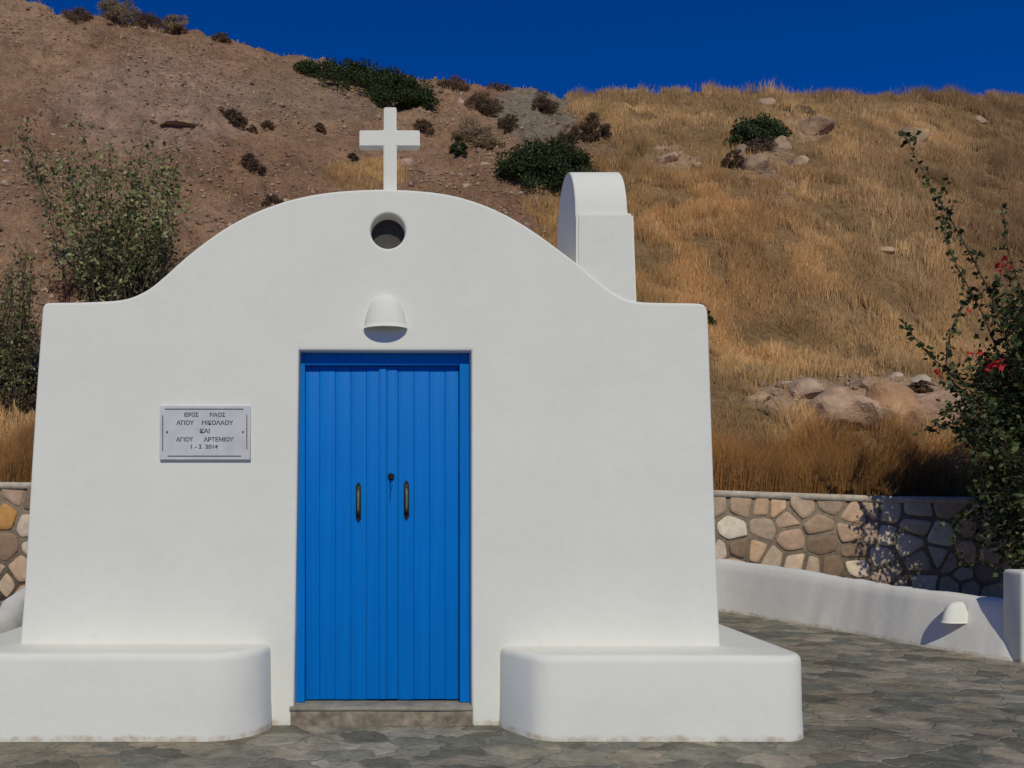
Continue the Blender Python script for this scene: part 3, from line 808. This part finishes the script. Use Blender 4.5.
# gate pillar at the right edge
bm = bmesh.new(); box(bm, 5.10, 5.56, 1.90, 2.14, -.03, .74, .035, 4)
tag(link('gate_pillar', bm_mesh('gate_pillar', bm, 40), M['plaster']), 'stout white plastered pillar at the right end of the low wall', 'pillar')

# ------------------------------------------------------------------ chapel
SC = F/CD                                     # px per metre on the facade plane
def W(x, y): return ((x-VX)/SC, CH+(HZ-y)/SC)
chapel = empty('chapel', (0, .5, 0)); tag(chapel, 'small white chapel with curved gable, roof cross and blue double door', 'chapel')
top = [(42, 309), (44, 304.5), (50, 302.5), (80, 302), (112, 300.5), (130, 297.5), (148, 289), (165, 275.5), (185, 257.5), (210, 238), (235, 222), (262, 209), (292, 199), (325, 192.5), (360, 189.5), (388, 189), (420, 190.5), (450, 194.5), (480, 203), (508, 215.5), (533, 230.5), (556, 247), (577, 263), (598, 281), (612, 291.5), (625, 298.5), (640, 301.5), (665, 302.5), (696, 303), (705, 305), (708, 311)]
tp = curve_pts([(*W(*a), 0) for a in top], 4)
out = [(v.x, v.y) for v in tp]
dl, dr = W(295, 703), W(470.5, 703)
dtl, dtr = W(299.5, 350), W(471, 350.5)
outline = out+[W(709, 330), W(713, 450), W(718, 590), W(721, 650), (W(723, 700)[0], -.05), (W(472, 700)[0], -.05), (dr[0]+.006, .3), dtr, dtl, (dl[0]+.002, .6), (dl[0]-.004, -.05), (W(17, 700)[0], -.05), W(20, 640), W(24, 590), W(31, 470), W(36, 390)]
cu = bpy.data.curves.new('fac', 'CURVE'); cu.dimensions = '2D'; cu.fill_mode = 'BOTH'
def spl(pts):
    s = cu.splines.new('POLY'); s.points.add(len(pts)-1)
    for q_, p_ in zip(s.points, pts): q_.co = (p_[0], p_[1], 0, 1)
    s.use_cyclic_u = True
spl(outline)
oc = W(388, 231); orad = 17.3/SC
spl([(oc[0]+math.cos(a)*orad, oc[1]+math.sin(a)*orad) for a in np.linspace(0, 2*math.pi, 41)[:-1]])
BV = .017
cu.extrude = .16-BV; cu.bevel_depth = BV; cu.bevel_resolution = 4; cu.offset = -BV
tmp = bpy.data.objects.new('tmp', cu); COL.objects.link(tmp)
dg = bpy.context.evaluated_depsgraph_get(); me = bpy.data.meshes.new_from_object(tmp.evaluated_get(dg))
bpy.data.objects.remove(tmp); me.materials.clear()
me.transform(Matrix.Translation((0, .16, 0)) @ Matrix.Rotation(R(90), 4, 'X'))
for pl in me.polygons: pl.use_smooth = abs(pl.normal.y) < .985
me.name = 'facade'
fac = link('facade', me, M['plaster'], chapel)
# nave and vault behind the facade
bm = bmesh.new(); box(bm, -2.03, 1.86, .318, 4.7, -.03, 2.36, .03)
link('wall', bm_mesh('wall', bm, 40), M['plaster'], chapel)
bm = bmesh.new(); vs = []
for k in range(29):
    a = math.pi*k/28; vs.append((math.cos(a)*1.45, 2.3+math.sin(a)*.66))
ra = [bm.verts.new((x-.02, .319, z)) for x, z in vs]; rb_ = [bm.verts.new((x-.02, 4.6, z)) for x, z in vs]
for k in range(28): bm.faces.new((ra[k], ra[k+1], rb_[k+1], rb_[k]))
bm.faces.new(ra); bm.faces.new(rb_)
link('roof', bm_mesh('roof', bm, 40), M['plaster'], chapel)
# cross
bm = bmesh.new()
cx0, _ = W(383.5, 0); cx1, _ = W(397, 0); zt = W(0, 100)[1]; zb = W(0, 189)[1]; ax0 = W(359, 0)[0]; ax1 = W(420.5, 0)[0]; az0 = W(0, 140)[1]; az1 = W(0, 123.5)[1]
cr = [(cx0, zb-.06), (cx1, zb-.06), (cx1, az0), (ax1, az0), (ax1, az1), (cx1-.002, az1), (cx1-.002, zt), (cx0+.002, zt), (cx0+.002, az1), (ax0, az1), (ax0, az0), (cx0, az0)]
f = bm.faces.new([bm.verts.new((x, .09, z)) for x, z in cr]); r = bmesh.ops.extrude_face_region(bm, geom=[f])
for v in r['geom']:
    if isinstance(v, bmesh.types.BMVert): v.co.y = .155
bmesh.ops.bevel(bm, geom=bm.edges[:], offset=.005, segments=2, affect='EDGES')
link('cross', bm_mesh('cross', bm, 40), M['plaster'], chapel)
# bell tower: front pier + slab with round back
bm = bmesh.new(); box(bm, 0, 1, .012, .125, 1.6, 2.985, 0)
for v in bm.verts:
    xl = W(577, 0)[0]; xr = W(634.5, 0)[0] if v.co.z > 2.5 else W(643, 0)[0]
    v.co.x = xl if v.co.x < .5 else xr
bmesh.ops.bevel(bm, geom=bm.edges[:], offset=.014, segments=3, affect='EDGES')
tower = link('bell_tower', bm_mesh('bell_tower', bm, 40), M['plaster'], chapel)
bm = bmesh.new(); pr = [(.04, 1.7)]
for k in range(21):
    a = math.pi*(1-k/20); pr.append((.315+math.cos(a)*.275, 2.97+math.sin(a)*.35))
pr.append((.60, 1.7))
A = []; Bv = []
for y, z in pr:
    A.append(bm.verts.new((1.1175, y, z))); Bv.append(bm.verts.new((1.426 if z < 2.98 else 1.42, y, z)))
bm.faces.new(A); bm.faces.new(Bv[::-1])
for k in range(len(pr)): k2 = (k+1) % len(pr); bm.faces.new((A[k], A[k2], Bv[k2], Bv[k]))
bmesh.ops.recalc_face_normals(bm, faces=bm.faces)
caps = [e for e in bm.edges if len(e.link_faces) == 2 and sum(len(f.verts) > 10 for f in e.link_faces) == 1]
bmesh.ops.bevel(bm, geom=caps, offset=.004, segments=2, affect='EDGES')
link('arched_top', bm_mesh('arched_top', bm, 35), M['plaster'], tower)
# round window: dark disc set deep in the opening
bm = bmesh.new(); bmesh.ops.create_cone(bm, cap_ends=True, segments=40, radius1=orad+.03, radius2=orad+.03, depth=.02, matrix=Matrix.Translation((oc[0], .12, oc[1])) @ Matrix.Rotation(R(90), 4, 'X'))
link('round_window', bm_mesh('round_window', bm, 40), M['pane'], chapel)
# hood over the door
hx, hz = W(385.5, 0)[0], 2.305
o = link('light_hood', hood_mesh('light_hood', .255, .19, .092), M['plaster'], chapel)
o.matrix_parent_inverse = Matrix.Translation(chapel.location).inverted(); o.location = (hx, -.001, hz)

# door
bm = bmesh.new()
FX0, FX1, FZ1, FZ0 = W(296, 0)[0], W(468.5, 0)[0], W(0, 350)[1]-.002, .113
fw = .044
box(bm, FX0-.03, FX0+fw, .085, .155, FZ0, FZ1+.03, .003, 1)
box(bm, FX1-fw, FX1+.03, .085, .155, FZ0, FZ1+.03, .003, 1)
box(bm, FX0+fw, FX1-fw, .087, .153, FZ1-.072, FZ1+.03, .003, 1)
link('door_frame', bm_mesh('door_frame', bm, 40), M['blue'], chapel)
lines = [303.5, 318, 334, 350, 366, 382.5, 398.6, 414.7, 430.6, 446.6, 460.5]
def leafm(xs, name):
    bm = bmesh.new()
    for a, b in zip(xs[:-1], xs[1:]):
        x0 = W(a, 0)[0]+.0008; x1 = W(b, 0)[0]-.0008
        box(bm, x0, x1, .128+random.uniform(-.0012, .0012), .16, FZ0+.006+random.uniform(0, .004), FZ1-.05, .0032, 2)
    box(bm, W(xs[0], 0)[0]+.003, W(xs[-1], 0)[0]-.003, .137, .158, FZ0+.012, FZ1-.055)
    return link(name, bm_mesh(name, bm, 40), M['blue'], chapel)
lf = leafm(lines[:6], 'door_leaf'); rf = leafm(lines[5:], 'door_leaf')
bm = bmesh.new(); box(bm, W(379, 0)[0], W(386.5, 0)[0], .113, .127, FZ0+.012, FZ1-.074, .004, 2); box(bm, W(387, 0)[0], W(397.5, 0)[0], .120, .127, FZ0+.012, FZ1-.074, .003, 2)
link('cover_strip', bm_mesh('cover_strip', bm, 40), M['blue'], rf)
def handle(px, py, par_, hh=.13, ext=.032):
    x, z = W(px, py)
    bm = bmesh.new()
    box(bm, x-.0155, x+.0155, .118, .125, z-hh/2-.03, z+hh/2+.03, .003, 2)
    for sgn in (-1, 1): # pointed ends
        v = [bm.verts.new((x-.0155*a_, y_, z+sgn*(hh/2+.03))) for a_ in (1, -1) for y_ in (.1185, .1245)]
        v2 = [bm.verts.new((x, y_, z+sgn*(hh/2+.055))) for y_ in (.1185, .1245)]
        bm.faces.new((v[0], v[2], v2[0])); bm.faces.new((v[1], v[3], v2[1])); bm.faces.new((v[0], v[1], v2[1], v2[0])); bm.faces.new((v[2], v[3], v2[1], v2[0]))
    h = link('handle', bm_mesh('handle', bm, 40), M['iron'], par_)
    pts = curve_pts([(x, .118, z-hh/2), (x, .085, z-hh/2+.012), (x, .075, z-hh/4), (x, .073, z), (x, .075, z+hh/4), (x, .085, z+hh/2-.012), (x, .118, z+hh/2)], 6)
    c, f = tube(pts, .0085, .0085, 8)
    g = np_mesh('grip', [tuple(v) for v in c], faces4=f, smooth=True)
    bmj = bmesh.new(); bmj.from_mesh(h.data); nb = len(bmj.faces); bmj.from_mesh(g); 
    for i_, fc in enumerate(bmj.faces): fc.material_index = 0 if i_ < nb else 1
    bmj.to_mesh(h.data); bmj.free(); h.data.materials.append(M['brass'])
handle(357.8, 502, lf); handle(407, 500, rf)
x, z = W(391.3, 476)
bm = bmesh.new(); bmesh.ops.create_cone(bm, cap_ends=True, segments=20, radius1=.021, radius2=.018, depth=.014, matrix=Matrix.Translation((x, .112, z)) @ Matrix.Rotation(R(90), 4, 'X'))
box(bm, x-.005, x+.005, .09, .106, z-.012, z+.012, .002, 1)
link('lock', bm_mesh('lock', bm, 40), M['iron'], rf)
c, f = tube(curve_pts([(x, .095, z-.012), (x-.010, .097, z-.035), (x+.006, .1, z-.055), (x-.006, .1, z-.075), (x-.006, .102, z-.14)], 5), .0026, .0018, 6)
link('key_chain', np_mesh('key_chain', [tuple(v) for v in c], faces4=f, smooth=True), M['iron'], rf)
# threshold slab on a rubble riser
M['slab'] = simple('threshold_slab', (.30, .27, .21), .85, 0, .3, 9, .5, .2)
M['riser'] = simple('rubble_riser', (.25, .205, .15), .95, 0, .5, 13, 1, .15)
bm = bmesh.new(); box(bm, W(289.5, 0)[0], W(472.8, 0)[0], -.018, .2, .088, .111, .005, 2)
st = link('doorstep', bm_mesh('doorstep', bm, 40), M['slab'], chapel)
bm = bmesh.new(); box(bm, W(290.5, 0)[0], W(472, 0)[0], -.008, .19, -.04, .087, .006, 2)
bmesh.ops.subdivide_edges(bm, edges=bm.edges[:], cuts=4, use_grid_fill=True)
for v in bm.verts: v.co.y += .006*float(fbm(np.array(v.co.x*14), np.array(v.co.z*20), 3, 5)) if v.co.y < .05 else 0
link('riser', bm_mesh('riser', bm, 40), M['riser'], st)

# plaque
px0, pz0 = W(160.5, 460); px1, pz1 = W(251, 406)
bm = bmesh.new(); box(bm, px0, px1, -.022, .003, pz0, pz1, .003, 1)
plq = link('plaque', bm_mesh('plaque', bm, 40), M['marble'], chapel); tag(plq, 'grey marble plaque engraved in Greek')
def pw(zx, zy): return W(150+zx*112/1024, 395+zy*75/686)
def text(body, zx, zy, hpx, width):
    cu = bpy.data.curves.new('txt', 'FONT'); cu.body = body; cu.size = 1; cu.align_x = 'CENTER'; cu.align_y = 'CENTER'; cu.extrude = .01; cu.offset = .03
    t_ = bpy.data.objects.new('t', cu); COL.objects.link(t_)
    me = bpy.data.meshes.new_from_object(t_.evaluated_get(bpy.context.evaluated_depsgraph_get()))
    bpy.data.objects.remove(t_)
    co = np.empty(len(me.vertices)*3); me.vertices.foreach_get('co', co); co = co.reshape(-1, 3)
    w_ = np.ptp(co[:, 0]); h_ = np.ptp(co[:, 1])
    x_, z_ = pw(zx, zy)
    sx = width*112/1024/SC/w_; sy = hpx*75/686/SC/h_
    me.transform(Matrix.Translation((x_, -.0225, z_)) @ Matrix.Rotation(R(90), 4, 'X') @ Matrix.Diagonal((sx, sy, .06, 1)) @ Matrix.Translation((-(co[:, 0].max()+co[:, 0].min())/2, -(co[:, 1].max()+co[:, 1].min())/2, 0)))
    return me
for a in [('ΙΕΡΟΣ', 385, 183, 40, 130), ('ΝΑΟΣ', 625, 183, 40, 140), ('ΑΓΙΟΥ', 330, 256, 42, 160), ('ΝΙΚΟΛΑΟΥ', 625, 256, 42, 285), ('ΚΑΙ', 508, 330, 42, 90), ('ΑΓΙΟΥ', 325, 408, 42, 155), ('ΑΡΤΕΜΙΟΥ', 635, 408, 42, 275), ('1 - 2  2014', 505, 474, 38, 245)]:
    me_ = text(*a); me_.materials.clear(); me_.name = 'lettering'
    link('lettering', me_, M['letter'], plq)
bm = bmesh.new()
def bar(zx0, zy0, zx1, zy1):
    a = pw(zx0, zy0); b = pw(zx1, zy1); box(bm, min(a[0], b[0]), max(a[0], b[0]), -.0235, -.021, min(a[1], b[1]), max(a[1], b[1]))
bar(145, 128, 860, 137); bar(170, 556, 840, 565); bar(121, 190, 129, 515); bar(887, 185, 895, 500)
for zx in (165, 855):
    a = pw(zx, 340); bmesh.ops.create_cone(bm, cap_ends=True, segments=12, radius1=.006, radius2=.004, depth=.008, matrix=Matrix.Translation((a[0], -.025, a[1])) @ Matrix.Rotation(R(90), 4, 'X'))
link('border', bm_mesh('border', bm), M['letter'], plq)

# ------------------------------------------------------------------ built-in benches
def bench(name, pts, z, label):
    """pts: plan outline (closed), rounded top edge"""
    n = len(pts); P = [Vector((a[0], a[1], 0)) for a in pts]
    prof = [(.012, -.03), (.004, z*.35), (0, z-.045), (-.004, z-.024), (-.014, z-.009), (-.03, z-.001), (-.05, z)]
    nr = []
    for i in range(n):
        t = (P[(i+1) % n]-P[i-1]).normalized(); nr.append(Vector((t.y, -t.x, 0)))
    co = []; fa = []
    for k, (o_, zz) in enumerate(prof):
        for i in range(n):
            w = .006*float(fbm(np.array(P[i].x*2.5+P[i].y*2), np.array(zz*5.), 2, 3))
            q_ = P[i]+nr[i]*(o_+w); co.append((q_.x, q_.y, zz+(w*.8 if zz > z*.9 else 0)))
    for k in range(len(prof)-1):
        for i in range(n): fa.append((k*n+i, k*n+(i+1) % n, (k+1)*n+(i+1) % n, (k+1)*n+i))
    me = bpy.data.meshes.new(name); me.from_pydata(co, [], fa+[tuple(range((len(prof)-1)*n, len(prof)*n))]); me.update()
    for pl in me.polygons[:-1]: pl.use_smooth = True
    o = link(name, me, M['plaster']); tag(o, label, 'bench', 'built in benches along the chapel')
def arc(cx, cy, rx, ry, a0, a1, n=12): return [(cx+rx*math.cos(R(a0+(a1-a0)*k/n)), cy+ry*math.sin(R(a0+(a1-a0)*k/n))) for k in range(n+1)]
def dens(pts, m=.09):
    out_ = []
    for i in range(len(pts)):
        a, b = pts[i], pts[(i+1) % len(pts)]; l = math.hypot(b[0]-a[0], b[1]-a[1]); k = max(1, int(l/m))
        out_ += [(a[0]+(b[0]-a[0])*j/k, a[1]+(b[1]-a[1])*j/k) for j in range(k)]
    return out_
BF = -.335; BX = 2.318
# counter-clockwise plans
rp = [(.672, -.02), (.69, -.08), (.80, -.265), (.845, -.312), (.92, BF)]+arc(BX-.15, BF+.15, .15, .15, 270, 360, 10)+[(BX, 4.9), (1.75, 4.9), (1.75, .05), (.665, .05)]
bench('masonry_bench', dens(rp), .462, 'white plastered bench right of the door, wrapping the right chapel corner')
lp = [(-.665, .05), (-1.95, .05), (-1.95, 4.9), (-2.44, 4.9)]+arc(-2.34, BF+.10, .10, .10, 180, 270, 8)+arc(-.985, BF+.325, .32, .325, 270, 360)
bench('masonry_bench', dens(lp), .475, 'white plastered bench left of the door, under the plaque')

# ------------------------------------------------------------------ light, sky, camera
EL, AZ = 41.0, 4.0
s = Vector((math.sin(R(AZ))*math.cos(R(EL)), -math.cos(R(AZ))*math.cos(R(EL)), math.sin(R(EL))))
sl = bpy.data.lights.new('sun', 'SUN'); sl.energy = 3.4; sl.angle = R(.5); sl.color = (1, .955, .77)
so = bpy.data.objects.new('sun', sl); COL.objects.link(so); so.rotation_euler = s.to_track_quat('Z', 'Y').to_euler(); so.location = s*30
w = bpy.data.worlds.new('World'); S.world = w; w.use_nodes = True; nt = w.node_tree
sky = nt.nodes.new('ShaderNodeTexSky'); sky.sky_type = 'NISHITA'; sky.sun_disc = False; sky.sun_elevation = R(EL); sky.sun_rotation = R(180-AZ)
sky.altitude = 2500; sky.air_density = .9; sky.dust_density = 0; sky.ozone_density = 8
hs = nt.nodes.new('ShaderNodeHueSaturation'); hs.inputs['Saturation'].default_value = 1.25; hs.inputs['Value'].default_value = 1.0
L(nt, sky.outputs[0], hs.inputs['Color']); L(nt, mixc(nt, 1.0, hs.outputs[0], (1.0, 1.16, 1.78), 'MULTIPLY'), nt.nodes['Background'].inputs[0])
nt.nodes['Background'].inputs[1].default_value = .07
cam = bpy.data.cameras.new('camera'); co_ = bpy.data.objects.new('camera', cam); COL.objects.link(co_)
co_.location = (0, -CD, CH); co_.rotation_euler = (R(90), 0, 0)
cam.sensor_width = 36; cam.lens = 36*F/1024; cam.shift_x = (512-VX)/1024; cam.shift_y = (HZ-384)/1024; cam.clip_end = 1500; cam.clip_start = .05
S.camera = co_
S.render.engine = 'CYCLES'
S.view_settings.view_transform = 'Standard'; S.view_settings.look = 'None'; S.view_settings.gamma = 1; S.view_settings.exposure = -.52
S.view_settings.use_curve_mapping = False
